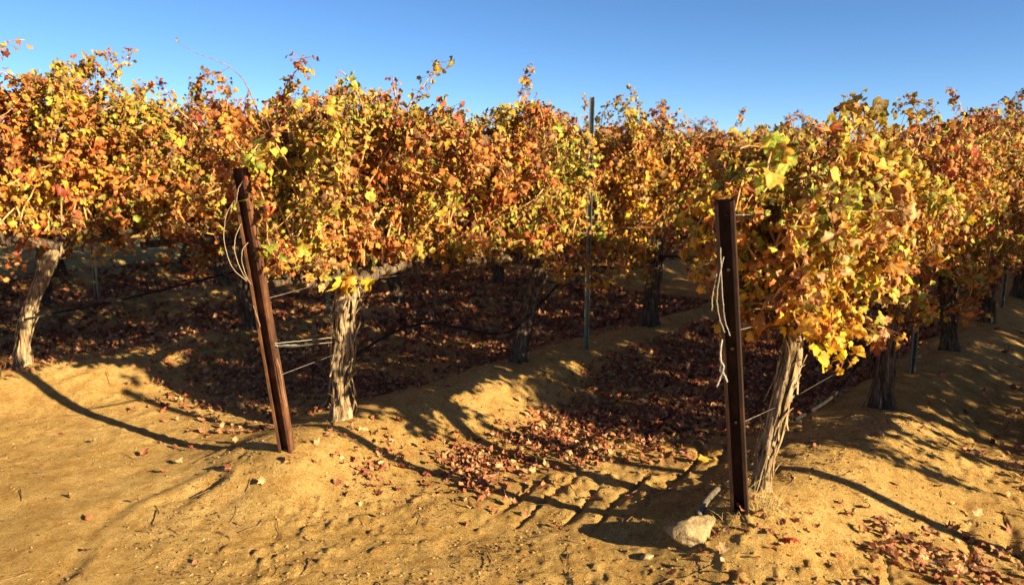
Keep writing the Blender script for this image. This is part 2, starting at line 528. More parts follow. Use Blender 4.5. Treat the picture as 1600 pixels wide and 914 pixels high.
# ------------------------------------------------------------------ the vine
def trunk_mesh(name, path, rad, seed, strips=46, peel=0.05, sides=56, mat=None):
    rg = np.random.default_rng(seed)
    path = np.array(path, float); rad = np.array(rad, float)
    t0 = np.linspace(0, 1, len(path)); m = 64
    t = np.linspace(0, 1, m)
    # smooth interpolation through the joints
    def interp(v):
        a = np.interp(t, t0, v)
        for _ in range(5): a[1:-1] = (a[:-2] + 2 * a[1:-1] + a[2:]) / 4
        return a
    C = np.stack([interp(path[:, i]) for i in range(3)], 1); R = interp(rad)
    L = t * np.linalg.norm(path[-1] - path[0])
    th = np.linspace(0, 2 * math.pi, sides, endpoint=False)
    TH, LL = np.meshgrid(th, L)
    g = np.zeros_like(TH)
    for k in range(3, 13):
        g += np.cos(k * TH + rg.uniform(0, 6.3) + LL * rg.uniform(-5, 5) + 0.9 * np.sin(LL * rg.uniform(3, 9) + rg.uniform(0, 6)))
    g = np.abs(g / 3.0)
    fine = np.zeros_like(TH)
    for k in (15, 19, 23, 27): fine += np.cos(k * TH + rg.uniform(0, 6.3) + LL * rg.uniform(-9, 9))
    lump = fbm(TH * 0 + LL * 8, np.abs(TH - math.pi) * 1.2, 3, seed) - 0.5
    RR = R[:, None] * (0.86 + 0.17 * np.clip(g, 0, 1.6) + 0.035 * fine + 0.62 * lump)
    X = C[:, None, 0] + RR * np.cos(TH); Y = C[:, None, 1] + RR * np.sin(TH)
    Z = np.broadcast_to(C[:, None, 2], X.shape) + 0.01 * lump
    V = np.stack([X, Y, Z], -1).reshape(-1, 3)
    i = np.arange(m - 1)[:, None] * sides; j = np.arange(sides)[None]; j2 = (j + 1) % sides
    F = np.stack([i + j, i + j2, i + sides + j2, i + sides + j], -1).reshape(-1, 4)
    vs = [V, C[-1:]]; fs = [F, np.stack([np.full(sides, len(V)), (m - 1) * sides + np.arange(sides), (m - 1) * sides + (np.arange(sides) + 1) % sides, np.full(sides, len(V))], 1)[:, [1, 2, 0, 0]]]
    n = len(V) + 1
    for s in range(strips):
        ln = rg.uniform(0.10, 0.42); z0 = rg.uniform(0.02, max(0.05, L[-1] - 0.1)); z1 = min(L[-1] - 0.01, z0 + ln)
        q = 9; u = np.linspace(0, 1, q)
        zz = z0 + (z1 - z0) * u
        tt = np.interp(zz, L, t)
        cx = np.stack([np.interp(tt, t, C[:, i]) for i in range(3)], 1); rr = np.interp(tt, t, R)
        a0 = rg.uniform(0, 6.28) + rg.uniform(-0.5, 0.5) * u + 0.15 * np.sin(u * 5 + rg.uniform(0, 6))
        w = rg.uniform(0.0025, 0.008) * (0.4 + np.sin(math.pi * np.clip(u * 0.92 + 0.04, 0, 1)))
        pe = rg.random()
        lift = (u ** 3 if pe < 0.35 else ((1 - u) ** 3 if pe < 0.8 else 4 * u * (1 - u) * 0.6)) * peel * rg.uniform(0.1, 1.0)
        base = rr * rg.uniform(1.0, 1.12) + lift
        rows = []
        for e, dr in ((-1, 0.0), (0, 0.004), (1, 0.0)):
            aa = a0 + e * w / rr
            rows.append(np.stack([cx[:, 0] + (base + dr) * np.cos(aa), cx[:, 1] + (base + dr) * np.sin(aa), cx[:, 2] - lift * 0.6 * (1 if pe < .35 else 0)], 1))
        SV = np.stack(rows, 1).reshape(-1, 3)
        ii = np.arange(q - 1)[:, None] * 3; jj = np.arange(2)[None]
        SF = np.stack([ii + jj, ii + jj + 1, ii + jj + 4, ii + jj + 3], -1).reshape(-1, 4) + n
        vs.append(SV); fs.append(SF); n += len(SV)
    V = np.concatenate(vs); F = np.concatenate(fs)
    me = bpy.data.meshes.new(name)
    me.from_pydata(V.tolist(), [], [list(dict.fromkeys(q)) for q in F.tolist()])
    me.polygons.foreach_set("use_smooth", [True] * len(me.polygons))
    me.materials.append(mat or M_BARK); me.update()
    return me

def cordon_mesh(head, xe, zc, seed):
    rg = np.random.default_rng(seed)
    x0 = head[0]; sgn = 1 if xe > x0 else -1
    m = max(8, int(abs(xe - x0) / 0.035))
    u = np.linspace(0, 1, m)
    x = x0 + (xe - x0) * u
    y = head[1] * (1 - u) ** 2 + 0.018 * np.sin(u * 9 + rg.uniform(0, 6)) + 0.01 * rg.standard_normal(m)
    z = head[2] - 0.03 + (zc - head[2] + 0.05) * np.clip(u * 4, 0, 1) ** 0.8 + 0.02 * np.sin(u * 7 + rg.uniform(0, 6)) + 0.006 * rg.standard_normal(m)
    r = (0.040 - 0.018 * u) * (1 + 0.22 * np.sin(u * abs(xe - x0) * 2 * math.pi / 0.12) ** 4 + 0.10 * rg.standard_normal(m))
    b = MB(); b.tube(np.stack([x, y, z], 1), r, 12)
    b.v[0] = b.v[0] + 0.004 * rg.standard_normal(b.v[0].shape)
    k = int(abs(xe - x0) / 0.12)
    for i in range(k):           # knobbly pruning spurs
        w = (i + 0.5) / max(1, k); q = int(w * (m - 1))
        p0 = np.array([x[q], y[q], z[q]])
        p1 = p0 + np.array([0.02 * rg.standard_normal(), 0.03 * rg.standard_normal(), 0.075 + 0.03 * rg.random()])
        b.tube(np.array([p0, (p0 + p1) / 2 + 0.006 * rg.standard_normal(3), p1]), [0.022, 0.019, 0.013], 7)
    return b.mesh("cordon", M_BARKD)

def grow(x0, x1, zc, top, seed, shoots=30, half=0.40, skirt=10, rise=None, skirt_low=0.72, tall=3, wide=0.12, edge=0.0, skirt_n=(7, 14), skirt_x=0.0, skirt_rise=0.0):
    """polylines of the canes, in vine space (x along the row)"""
    rg = np.random.default_rng(seed)
    out = []
    hump = rg.uniform(0, 6.28, 3)
    for s in range(shoots + skirt + tall):
        sk = shoots <= s < shoots + skirt
        tl = s >= shoots + skirt
        x = x0 + (x1 - x0) * ((s + rg.random()) / shoots if s < shoots else rg.random())
        side = rg.choice([-1, 1])
        if sk: x = max(x, x0 + skirt_x)
        p = np.array([x, 0.03 * rg.standard_normal(), zc + 0.08])
        if sk:
            d = np.array([0.5 * rg.standard_normal(), side * rg.uniform(0.7, 1.1), rg.uniform(0.2, 0.8)])
            n = rg.integers(*skirt_n); droop = rg.uniform(0.16, 0.28)
        elif tl:
            d = np.array([0.25 * rg.standard_normal(), 0.15 * rg.standard_normal(), 1.0])
            n = int((top - zc) / 0.058 * rg.uniform(0.95, 1.18)); droop = rg.uniform(-0.01, 0.03)
        else:
            d = np.array([0.42 * rg.standard_normal(), 0.40 * rg.standard_normal(), 1.0])
            n = int((top - zc) / 0.06 * rg.uniform(0.90, 1.55)); droop = abs(rg.normal(0.008, 0.022))
        if tl and x0 > -0.6: p[0] = max(p[0], x0 + 0.38)
        d = d / np.linalg.norm(d)
        pts = [p.copy()]
        for i in range(n):
            d = d + np.array([0.13 * rg.standard_normal(), 0.13 * rg.standard_normal(), 0.08 * rg.standard_normal() - droop * (0.5 + 1.2 * i / n)])
            if abs(p[1]) > half: d[1] -= 0.30 * np.sign(p[1])
            tp = top + 0.07 * math.sin(p[0] * 5.1 + hump[0]) + 0.05 * math.sin(p[0] * 11 + hump[1])
            tp -= edge * abs((2 * p[0] - x0 - x1) / (x1 - x0)) ** 3
            if p[2] > tp - (0.04 if tl else 0.24) - 0.12 * ((s * 7) % 5) / 4: d[2] -= (0.16 if tl else 0.42)
            if p[2] < skirt_low + 0.06 + skirt_rise * max(0.0, p[0] - 0.25): d[2] += 0.45
            if p[0] < (x0 if p[2] < 1.28 else x0 - wide): d[0] += 0.5
            if p[2] < 1.36 and p[0] < x0 + 0.9 * p[1] and p[1] > 0 and wide > 0.2: d[0] += 0.3; d[1] -= 0.35
            if p[0] > x1 + 0.12: d[0] -= 0.3
            d = d / np.linalg.norm(d)
            p = p + d * 0.06
            pts.append(p.copy())
        out.append((np.array(pts), sk, tl))
    return out

def foliage_mesh(name, canes, zc, top, seed, tpl, per=2.2, size=0.056, noff=0.0, wmod=None, low_bare=0.5, bare_to=0.22, gain=1.0):
    rg = np.random.default_rng(seed + 991)
    pos = []; w = []; sz = []; stem = []
    for (pts, sk, tl) in canes:
        bias = rg.gamma(0.42, 1.0, len(PKEYS)) + 0.07
        m = len(pts)
        for i in range(1, m):
            f = i / (m - 1)
            k = rg.poisson({'bare': 0.16, 'spray': 5.0, 'yellow': 4.5}[tl] if isinstance(tl, str) else (per * (0.55 + 0.6 * f) if not tl else per * 0.62))
            hz_ = (pts[i][2] - zc) / (top - zc)
            if hz_ < bare_to and not sk and not tl and rg.random() < low_bare: k = k // 3
            if tl == 'bare': k = 1 if i in (m - 1, m // 2) else 0
            for _ in range(k):
                o = rg.standard_normal(3); o[1] += 0.7 * np.sign(pts[i][1] + 0.02 * rg.standard_normal()); o[2] += 0.15
                o = o / np.linalg.norm(o)
                reach = rg.uniform(0.03, 0.105) * (0.7 if tl else 1.0)
                pos.append(pts[i] + o * reach + np.array([0, 0, -0.015])); stem.append(pts[i])
                g = np.interp(hz_, [0.0, 0.28, 0.62, 0.95], [0, 1, 1, 2])
                wt_ = W_LOW * max(0, 1 - g) + W_MID * (1 - abs(g - 1) if abs(g - 1) < 1 else 0) + W_TOP * max(0, g - 1)
                if tl == 'yellow': wt_ = np.array([2, 5, 0.4, 0, 0, 0, 0.2, 0, 0, 0.0]); bias = bias * 0 + 1
                if tl == 'spray': wt_ = np.array([0.3, 0.4, 0, 0, 0, 0, 3, 3, 0.6, 0.0]); bias = bias * 0 + 1
                w.append(wt_ * bias)
                sz.append(size * np.exp(0.36 * rg.standard_normal()) * (1.12 - 0.42 * f if not tl else ({'yellow': 1.45, 'spray': 1.30}.get(tl, 0.70))))
    pos = np.array(pos); w = np.array(w); sz = np.clip(np.array(sz), 0.012, 0.070); stem = np.array(stem)
    # drifts of one colour through neighbouring canes
    gx = pos[:, 0] + noff
    gr = fbm(gx * 2.3, pos[:, 2] * 2.6 + 0.8 * pos[:, 1], 2, seed + 7)
    rd = fbm(gx * 2.0 + 40, pos[:, 2] * 2.4 + pos[:, 1], 2, seed + 8)
    yl = fbm(gx * 2.1 + 80, pos[:, 2] * 2.2 + pos[:, 1], 2, seed + 9)
    w[:, 6:8] *= np.exp(7.5 * (gr - 0.5))[:, None]
    w[:, [3, 4, 5]] *= np.exp(6.0 * (rd - 0.52))[:, None]
    w[:, [0, 1]] *= np.exp(4.0 * (yl - 0.46))[:, None]
    if wmod is not None: w = w * np.array(wmod)
    k = pick(w, rg)
    var = np.exp(0.20 * rg.standard_normal((len(k), 1))) * np.exp(0.07 * rg.standard_normal((len(k), 3)))
    ctr = np.clip(PC[k] * var * 0.96 * gain, 0.01, 0.85); rim = np.clip(PR[k] * var * 0.96 * gain, 0.008, 0.85)
    sp = rg.random(len(k)) < 0.16                             # brown dried rims
    rim[sp] = np.array([0.20, 0.085, 0.03]) * rg.uniform(0.6, 1.3, (sp.sum(), 1))
    side = np.sign(pos[:, 1:2] + 1e-4)
    nrm = np.concatenate([0.0 * side, 0.62 * side, 0.42 + 0 * side], 1) + 0.62 * rg.standard_normal((len(k), 3))
    nrm = norm(nrm)
    tip = np.concatenate([0.0 * side, 0.25 * side, -0.9 + 0 * side], 1) + 0.55 * rg.standard_normal((len(k), 3))
    V, F, C, BB = stamp(tpl, pos, nrm, norm(tip), sz, ctr, rim, rg)
    # petioles: slender three-sided stalks
    dv = norm(pos - stem); e1 = norm(np.cross(dv, np.array([0.31, 0.2, 0.93]))); e2 = np.cross(dv, e1)
    pr = 0.0013
    ring = []
    for a in (0, 2.09, 4.19):
        o = pr * (math.cos(a) * e1 + math.sin(a) * e2)
        ring += [stem + o, pos + o]
    PV = np.stack(ring, 1).reshape(-1, 3)
    q = (np.arange(len(pos)) * 6)[:, None, None] + len(V)
    PF = np.array([[0, 2, 3], [0, 3, 1], [2, 4, 5], [2, 5, 3], [4, 0, 1], [4, 1, 5]])[None] + q
    pc = np.repeat(np.array([[0.36, 0.13, 0.06]]) * rg.uniform(0.6, 1.4, (len(pos), 1)), 6, 0)
    return np_mesh(name, np.concatenate([V, PV]), np.concatenate([F, PF.reshape(-1, 3)]), M_LEAF, np.concatenate([C, pc]), blade=BB)

RZ = math.atan2(D[1], D[0])          # vine space x -> along the row

def make_vine(label, trunk, rad, x0, x1, zc, top, seed, tpl=None, strips=46, peel=0.05, separate=True, group=None, extra=(), bark=None, **kw):
    root = empty("grapevine")
    tag(root, label, "grapevine", group)
    fk = {k: kw.pop(k) for k in ('per', 'size', 'noff', 'wmod', 'low_bare', 'bare_to', 'gain') if k in kw}
    t = obj("trunk", trunk_mesh("trunk", trunk, rad, seed, strips, peel, mat=bark), root)
    head = trunk[-1]
    for xe in (x0, x1):
        if abs(xe - head[0]) > 0.12:
            obj("cordon", cordon_mesh(head, xe, zc, seed + (5 if xe == x0 else 6)), root)
    canes = grow(x0, x1, zc, top, seed + 1, **kw) + [(np.array(e), False, m) for e, m in extra]
    if separate:
        for (pts, sk, tl) in canes:
            b = MB(); b.tube(pts, np.linspace(0.0072, 0.0024, len(pts)) * (0.5 if tl == 'bare' else 1), 5)
            obj("cane", b.mesh("cane", M_TWIG if tl == 'bare' else M_CANE), root)
    else:
        b = MB()
        for (pts, sk, tl) in canes: b.tube(pts, np.linspace(0.006, 0.002, len(pts)), 4)
        obj("canes", b.mesh("canes", M_CANE), root)
    obj("foliage", foliage_mesh("foliage", canes, zc, top, seed, tpl or TPL_HI, **fk), root)
    return root

def put(root, p, a, rz=0.0, s=1.0, zoff=-0.03):
    x, y = P(p, a)
    root.location = (x, y, hz(x, y) + zoff)
    root.rotation_euler = (0, 0, RZ + rz)
    root.scale = (s, s, s)
    return root

def copy_vine(src, label, group=None):
    r = src.copy(); COL.objects.link(r)
    r["label"] = label
    if group: r["group"] = group
    for ch in src.children:
        c = ch.copy(); COL.objects.link(c); c.parent = r
    return r

G_R, G_M, G_L = "vines of the right row", "vines of the middle row", "vines of the rear left row"
VINES = []
def vine_at(p, a, root, rz=0.0, s=1.0):
    put(root, p, a, rz, s); VINES.append(root); return root

# the three front vines are grown one by one
v = make_vine("front vine of the right row, yellow leaves over pale trunk behind the dark post",
    [(-0.02, 0, -0.05), (-0.02, -0.005, 0.12), (0.03, -0.02, 0.30), (0.045, -0.045, 0.50), (0.13, -0.06, 0.70), (0.17, -0.05, 0.84)],
    [0.060, 0.036, 0.030, 0.032, 0.038, 0.038], -0.06, 0.86, 0.86, 1.92, 101, strips=95, peel=0.045, group=G_R,
    shoots=38, half=0.31, skirt=20, skirt_low=0.84, skirt_n=(5, 10), skirt_x=0.0, skirt_rise=0.42, gain=1.12, per=8.0, size=0.033, wmod=(1.8, 2.6, 1.1, 0.6, 0.45, 0.5, 1.8, 2.3, 1.5, 0.5), low_bare=0.3, tall=2, wide=0.34, edge=0.30,
    extra=[([(-0.05, 0.0, 1.50), (-0.25, -0.07, 1.66), (-0.42, -0.14, 1.70), (-0.54, -0.18, 1.68), (-0.62, -0.20, 1.62), (-0.66, -0.21, 1.55)], 'spray'),
           ([(0.10, -0.05, 0.86), (0.0, -0.16, 0.88), (-0.10, -0.22, 0.84), (-0.16, -0.24, 0.80)], 'yellow'),
           ([(0.16, -0.05, 0.86), (0.22, -0.18, 0.88), (0.25, -0.24, 0.84)], 'yellow')])
vine_at(-1.37, 3.41, v)
v = make_vine("front vine of the middle row, thick pale shaggy trunk beside the tilted post",
    [(-0.02, 0, -0.05), (-0.01, 0.01, 0.12), (-0.02, 0.02, 0.30), (0.025, 0.0, 0.50), (0.02, -0.01, 0.68), (0.06, 0.0, 0.84), (0.06, 0, 0.92)],
    [0.085, 0.056, 0.048, 0.054, 0.060, 0.074, 0.068], -0.46, 0.95, 0.92, 2.20, 202, strips=130, peel=0.075, group=G_M,
    shoots=44, half=0.38, skirt=12, skirt_low=1.0, skirt_n=(4, 9), per=9.6, size=0.028, wmod=(.55, .35, 1.1, 1.5, 1.3, 1.6, 1.3, 1.7, 1.2, 1.1), low_bare=0.75, bare_to=0.38, tall=5, noff=1.3, wide=0.30, edge=0.09,
    extra=[([(-0.44, 0.05, 1.86), (-0.49, 0.05, 2.00), (-0.54, 0.05, 2.10), (-0.61, 0.06, 2.16), (-0.70, 0.06, 2.19), (-0.79, 0.06, 2.21), (-0.88, 0.06, 2.25)], 'bare'),
           ([(-0.38, -0.12, 1.62), (-0.55, -0.26, 1.74), (-0.68, -0.32, 1.74), (-0.76, -0.34, 1.66)], 'spray'),
           ([(0.02, -0.06, 0.92), (0.0, -0.12, 0.93)], 'yellow'), ([(0.10, -0.06, 0.92), (0.11, -0.14, 0.90)], 'yellow')])
vine_at(-3.86, 2.71, v)
v = make_vine("front vine of the rear left row, slim pale trunk at the picture's left edge",
    [(0, 0, -0.05), (0.02, 0, 0.15), (0.07, 0.01, 0.40), (0.18, 0.0, 0.65), (0.28, 0, 0.85), (0.36, 0, 0.98)],
    [0.072, 0.048, 0.042, 0.046, 0.054, 0.050], -0.75, 0.95, 0.98, 2.48, 303, strips=40, group=G_L,
    shoots=42, half=0.42, skirt=16, skirt_low=0.88, per=6.8, size=0.032, wmod=(1.2, 0.9, 1.3, 1.6, 1.0, 0.8, 0.9, 0.9, 0.9, 0.8), tall=6)
vine_at(-6.62, 1.66, v)

# four more kinds, copied along the rows
KIND = []
specs = [
    ("second vine of the middle row, dark slanting trunk left of the bare steel stake",
     [(-0.16, 0.03, -0.05), (-0.13, 0.02, 0.12), (-0.07, 0, 0.35), (0.03, 0, 0.60), (0.14, 0, 0.78), (0.20, 0, 0.88)], [0.075, 0.062, 0.056, 0.060, 0.068, 0.06], 2.18, 411),
    ("third vine of the middle row, stout dark trunk just right of the bare steel stake",
     [(0, 0, -0.05), (0, 0, 0.12), (0.02, 0.01, 0.35), (0.04, 0, 0.60), (0.05, 0, 0.78), (0.05, 0, 0.88)], [0.11, 0.085, 0.070, 0.066, 0.068, 0.06], 2.20, 522),
    ("second vine of the right row, dark trunk in front of the blurred stake",
     [(0, 0, -0.05), (0.0, 0, 0.12), (0.03, 0.01, 0.35), (0.03, 0, 0.60), (0.03, 0, 0.78), (0.04, 0, 0.88)], [0.09, 0.068, 0.060, 0.058, 0.066, 0.058], 1.98, 633),
    ("second vine of the rear left row, shaded black trunk behind the tilted post",
     [(0.03, 0, -0.05), (0.02, 0, 0.12), (-0.02, 0.02, 0.35), (-0.01, 0, 0.60), (0.02, 0, 0.80), (0.03, 0, 0.90)], [0.085, 0.070, 0.066, 0.062, 0.066, 0.058], 2.36, 744),
]
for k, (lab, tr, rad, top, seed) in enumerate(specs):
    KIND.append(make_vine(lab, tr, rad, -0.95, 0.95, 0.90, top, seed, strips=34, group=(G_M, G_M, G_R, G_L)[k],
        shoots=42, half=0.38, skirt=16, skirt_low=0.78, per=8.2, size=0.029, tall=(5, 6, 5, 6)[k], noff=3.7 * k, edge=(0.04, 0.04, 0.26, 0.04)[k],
        wmod=((.7, .6, 1.1, 1.1, 1, 1, 1.5, 2.0, 1, .9), (1.5, 1.3, 1.2, .8, .7, .6, 1.2, 1.1, 1.1, .8), (.9, .8, 1.1, 1.1, 1.3, 1, 1.1, 1.2, .9, 1.2), (.8, .7, 1.1, 1.3, 1.1, 1.2, 1.2, .9, 1, 1))[k], low_bare=0.55, bare_to=0.32, bark=M_BARKD))  # trunk bark darkened: shade under the rows put into its colour
vine_at(-3.87, 4.60, KIND[0])
vine_at(-3.90, 6.55, KIND[1])
vine_at(-1.33, 5.27, KIND[2])
vine_at(-6.62, 3.58, KIND[3])

ORD = ["first", "second", "third", "fourth", "fifth", "sixth", "seventh", "eighth", "ninth", "tenth", "eleventh", "twelfth", "thirteenth"]
rr = random.Random(8)
def fill(p, a0, first, count, group, text, step=1.87):
    for k in range(first, count):
        src = KIND[(k * 3 + int(abs(p) * 2)) % 4]
        v = copy_vine(src, text % ORD[k], group)
        vine_at(p + rr.uniform(-0.04, 0.04), a0 + step * k + rr.uniform(-0.06, 0.06), v, math.pi if (k + int(abs(p))) % 2 else 0.0, rr.uniform(0.97, 1.04))
fill(-1.34, 3.41, 2, 13, G_R, "%s grapevine along the right row, counted from the upright dark post")
fill(-3.87, 2.71, 3, 12, G_M, "%s grapevine along the middle row, counted from the tilted rusty post")
fill(-6.62, 1.66, 2, 11, G_L, "%s grapevine along the rear left row, counted from the picture's left edge")
fill(-9.15, 0.75, 0, 11, "vines of the fourth row back", "%s grapevine along the row just behind the rear left row")
fill(-11.70, -0.2, 0, 11, "vines of the fifth row back", "%s grapevine along the farthest row seen under the leaves")
fill(1.19, 5.75, 0, 6, "vines of the row beside the camera", "%s grapevine of the row to the right of the camera, casting shade on the right")
fill(3.72, 6.9, 0, 4, "vines of the second row beside the camera", "%s grapevine of the outermost row to the right of the camera")

# ------------------------------------------------------------------ steel end posts
def channel_mesh(name, h, w=0.074, dep=0.054, lip=0.014, t=0.004, mat=None):
    """lipped channel, open towards -Y, web at +Y, standing on z=0"""
    o = [(-w/2 + lip, 0), (-w/2, 0), (-w/2, dep), (w/2, dep), (w/2, 0), (w/2 - lip, 0)]
    i = [(w/2 - lip, t), (w/2 - t, t), (w/2 - t, dep - t), (-w/2 + t, dep - t), (-w/2 + t, t), (-w/2 + lip, t)]
    ring = o + i; m = len(ring)
    V = []; zs = np.linspace(0, h, 12)
    for z in zs: V += [(x, y - dep / 2, z) for x, y in ring]
    F = []
    for k in range(len(zs) - 1):
        for j in range(m):
            a = k * m + j; b = k * m + (j + 1) % m
            F.append((a, b, b + m, a + m))
    for base, flip in ((0, False), ((len(zs) - 1) * m, True)):
        for q in range(5):
            f = [base + q, base + q + 1, base + m - 2 - q, base + m - 1 - q]
            F.append(f[::-1] if not flip else f)
    me = bpy.data.meshes.new(name); me.from_pydata(V, [], F); me.materials.append(mat or M_RUST); me.update()
    return me

def bolt_mesh():
    b = MB(); b.tube([(0, 0, 0), (0, -0.008, 0)], [0.008, 0.007], 6); return b.mesh("bolt", M_GALV, False)
BOLT = bolt_mesh()

def end_post(label, x, y, h, lean, yaw, group="rusty end posts", w=0.074, mat=None):
    r = empty("end_post", (x, y, hz(x, y) - 0.12))
    tag(r, label, "post", group)
    ax = Vector((-D[0], -D[1], 0)) * lean + Vector((0, 0, h))
    z = ax.normalized(); yv = Vector((-math.sin(yaw), math.cos(yaw), 0)); yv = (yv - z * yv.dot(z)).normalized(); xv = yv.cross(z)
    M = Matrix((xv, yv, z)).transposed().to_4x4()
    r.matrix_world = Matrix.Translation(r.location) @ M
    obj("channel", channel_mesh("channel", h + 0.12, w, mat=mat), r)
    for zz in (0.45, 0.80, 1.15):
        b = obj("bolt", BOLT, r); b.location = (0.0, 0.020, zz + 0.12)
    return r
# yaw: the web's outward +Y direction, i.e. the opening looks the other way
def yaw_of(v): return math.atan2(-v[0], v[1])
OPEN_M = yaw_of(np.array([0.14, 0.99]))
PR_ = end_post("upright dark rusty channel post, end of the right row, in front of the pale trunk", 1.05, 3.16, 1.44, 0.31, yaw_of(np.array([0.37, 0.93])), mat=M_RUST_SHADE)
PM_ = end_post("tilted rusty brown channel post, end of the middle row, with wire loops on its side", -1.26, 3.98, 1.58, 0.19, OPEN_M)
x, y = P(-6.35, 0.95)
PL_ = end_post("rusty channel post at the end of the rear left row, past the left edge", x, y, 1.55, 0.2, OPEN_M)
x, y = P(1.19, 4.22)
end_post("rusty channel post right of the camera, its shadow crossing the sand", x, y, 1.5, 0.2, OPEN_M)

# ------------------------------------------------------------------ line stakes
def stake_mesh(h):
    w, d, t = 0.0135, 0.020, 0.003
    o = [(-0.023, 0), (-w, 0), (-w * 0.75, d), (w * 0.75, d), (w, 0), (0.023, 0)]
    i = [(0.023, t), (w - t, t), (w * 0.75 - t, d - t) , (-w * 0.75 + t, d - t), (-w + t, t), (-0.023, t)]
    i = [(0.023, -t), (w + t, -t), (w * 0.75 + t, d + t), (-w * 0.75 - t, d + t), (-w - t, -t), (-0.023, -t)]
    ring = o + i; m = 12
    V = [(x, y, z) for z in (0, h) for x, y in ring]
    F = [(j, (j + 1) % m, (j + 1) % m + m, j + m) for j in range(m)]
    for q in range(5):
        F.append((q + 1, q, m - 1 - q, m - 2 - q)); F.append((m + q, m + q + 1, 2 * m - 2 - q, 2 * m - 1 - q))
    me = bpy.data.meshes.new("profile"); me.from_pydata(V, [], F); me.materials.append(M_GALV); me.update()
    return me
STAKE = stake_mesh(2.34); SHORT = stake_mesh(2.02)
def clip_mesh():
    b = MB()
    th = np.linspace(0, 2 * math.pi, 14)
    b.tube(np.stack([0.026 * np.cos(th), 0.010 + 0.018 * np.sin(th), 0 * th], 1), 0.0022, 5)
    return b.mesh("wire_clip", M_WIRE)
CLIP = clip_mesh()
def stake(label, p, a, group="galvanised line stakes", tilt=0.0):
    x, y = P(p, a)
    r = empty("line_stake", (x, y, hz(x, y) - 0.15), RZ - 0.75)
    r.rotation_euler = (0, tilt, RZ - 0.75)
    tag(r, label, "stake", group)
    obj("profile", STAKE if "bare" in label else SHORT, r)
    for z in (0.62, 1.02, 1.5):
        c = obj("wire_clip", CLIP, r); c.location = (0, 0, z)
    return r
stake("bare bright steel stake rising through the middle row to its leaf tops", -3.78, 5.25, tilt=0.008)
stake("steel stake in shade behind the second vine of the right row", -1.37, 6.22)
stake("far steel stake in the right row, third gap after its blurred stake", -1.34, 10.0)
stake("far steel stake hidden deep in the middle row", -3.90, 9.3)
stake("steel stake of the rear left row seen left of the pale shaggy trunk", -6.62, 4.50)
stake("steel stake of the row just behind the rear left row", -9.15, 3.1)
stake("steel stake of the rear left row, hidden behind the middle row's leaves", -6.62, 8.3)
stake("steel stake of the row to the right of the camera", 1.19, 7.0)

# ------------------------------------------------------------------ wires and drip hoses
def wire_pts(p, a0, a1, z, sag=0.015, wob=0.01, seed=0, step=0.12):
    n = int((a1 - a0) / step); a = np.linspace(a0, a1, n)
    rg = np.random.default_rng(seed)
    x = p * N[0] + a * D[0]; y = p * N[1] + a * D[1]
    base = hz(*P(p, a0 + 1.5))
    zz = z - sag * np.sin((a - a0) / 3.74 * math.pi) ** 2
    return np.stack([x, y, zz], 1)
def wire(name, label, p, a0, a1, z, r, mat, group, cat, sag=0.015, post=None):
    q = wire_pts(p, a0, a1, z, sag)
    if post is not None: q = np.concatenate([[on_post(post, 0.0, -0.03, z - 0.02)], q])
    b = MB(); b.tube(q, r, 5)
    return tag(obj(name, b.mesh(name, mat)), label, cat, group)
TXT = {'right': "right row", 'middle': "middle row", 'rear': "rear left row"}
def on_post(post, u, out, h):
    return np.array(post.matrix_world @ Vector((u, -0.025 - out, h + 0.12)))
bpy.context.view_layer.update()
for nm, p, a0, po in (('right', -1.34, 3.3, PR_), ('middle', -3.85, 2.5, PM_), ('rear', -6.60, 1.4, PL_)):
    wire("trellis_wire", "low bare trellis wire carrying the vine arms of the %s" % TXT[nm], p, a0, 25, 0.90, 0.0018, M_WIRE, "trellis wires", "wire", post=po)
    wire("trellis_wire", "high trellis wire among the leaf tops of the %s" % TXT[nm], p, a0, 25, 1.40, 0.0018, M_WIRE, "trellis wires", "wire", post=po)
    wire("trellis_wire", "hose wire strung below the leaves of the %s" % TXT[nm], p + 0.01, a0 + 0.2, 25, 0.46, 0.0015, M_WIRE, "trellis wires", "wire", post=po)

def hose(label, p, joints):
    a = np.array([j[0] for j in joints]); z = np.array([j[1] for j in joints])
    aa = np.linspace(a[0], a[-1], int((a[-1] - a[0]) / 0.05))
    # rounded sags between the tie points
    zz = np.interp(aa, a, z)
    for _ in range(6): zz[1:-1] = (zz[:-2] + zz[1:-1] * 2 + zz[2:]) / 4
    off = 0.05 + 0.03 * np.sin(aa * 2.1)
    pts = np.stack([(p + off) * N[0] + aa * D[0], (p + off) * N[1] + aa * D[1], zz], 1)
    b = MB(); b.tube(pts, 0.0095, 7)
    return tag(obj("drip_hose", b.mesh("drip_hose", M_HOSE)), label, "hose", "drip hoses")
def joints(a0, up, dn, n, step=1.87):
    out = []
    for k in range(n):
        out += [(a0 + k * step, up), (a0 + k * step + 0.45, (up + dn) / 2 + 0.02), (a0 + (k + 0.5) * step, dn), (a0 + k * step + 1.45, (up + dn) / 2)]
    return out
hose("black drip hose sagging below the leaves of the middle row", -3.87,
     [(2.75, 0.40), (3.05, 0.52), (3.35, 0.56), (3.7, 0.46), (4.0, 0.36), (4.3, 0.32), (4.7, 0.52), (5.1, 0.72), (5.5, 0.74), (5.9, 0.66), (6.3, 0.66), (6.6, 0.74)] + joints(7.3, 0.66, 0.5, 9))
hose("black drip hose sagging below the leaves of the right row", -1.36,
     [(3.55, 0.38), (4.1, 0.36), (4.5, 0.40), (4.8, 0.48), (5.05, 0.60), (5.3, 0.70), (5.8, 0.56), (6.2, 0.6), (6.7, 0.5)] + joints(7.15, 0.62, 0.46, 9))
hose("black drip hose sagging below the leaves of the rear left row", -6.62, [(1.7, 0.45), (2.4, 0.5)] + joints(3.5, 0.66, 0.5, 8))

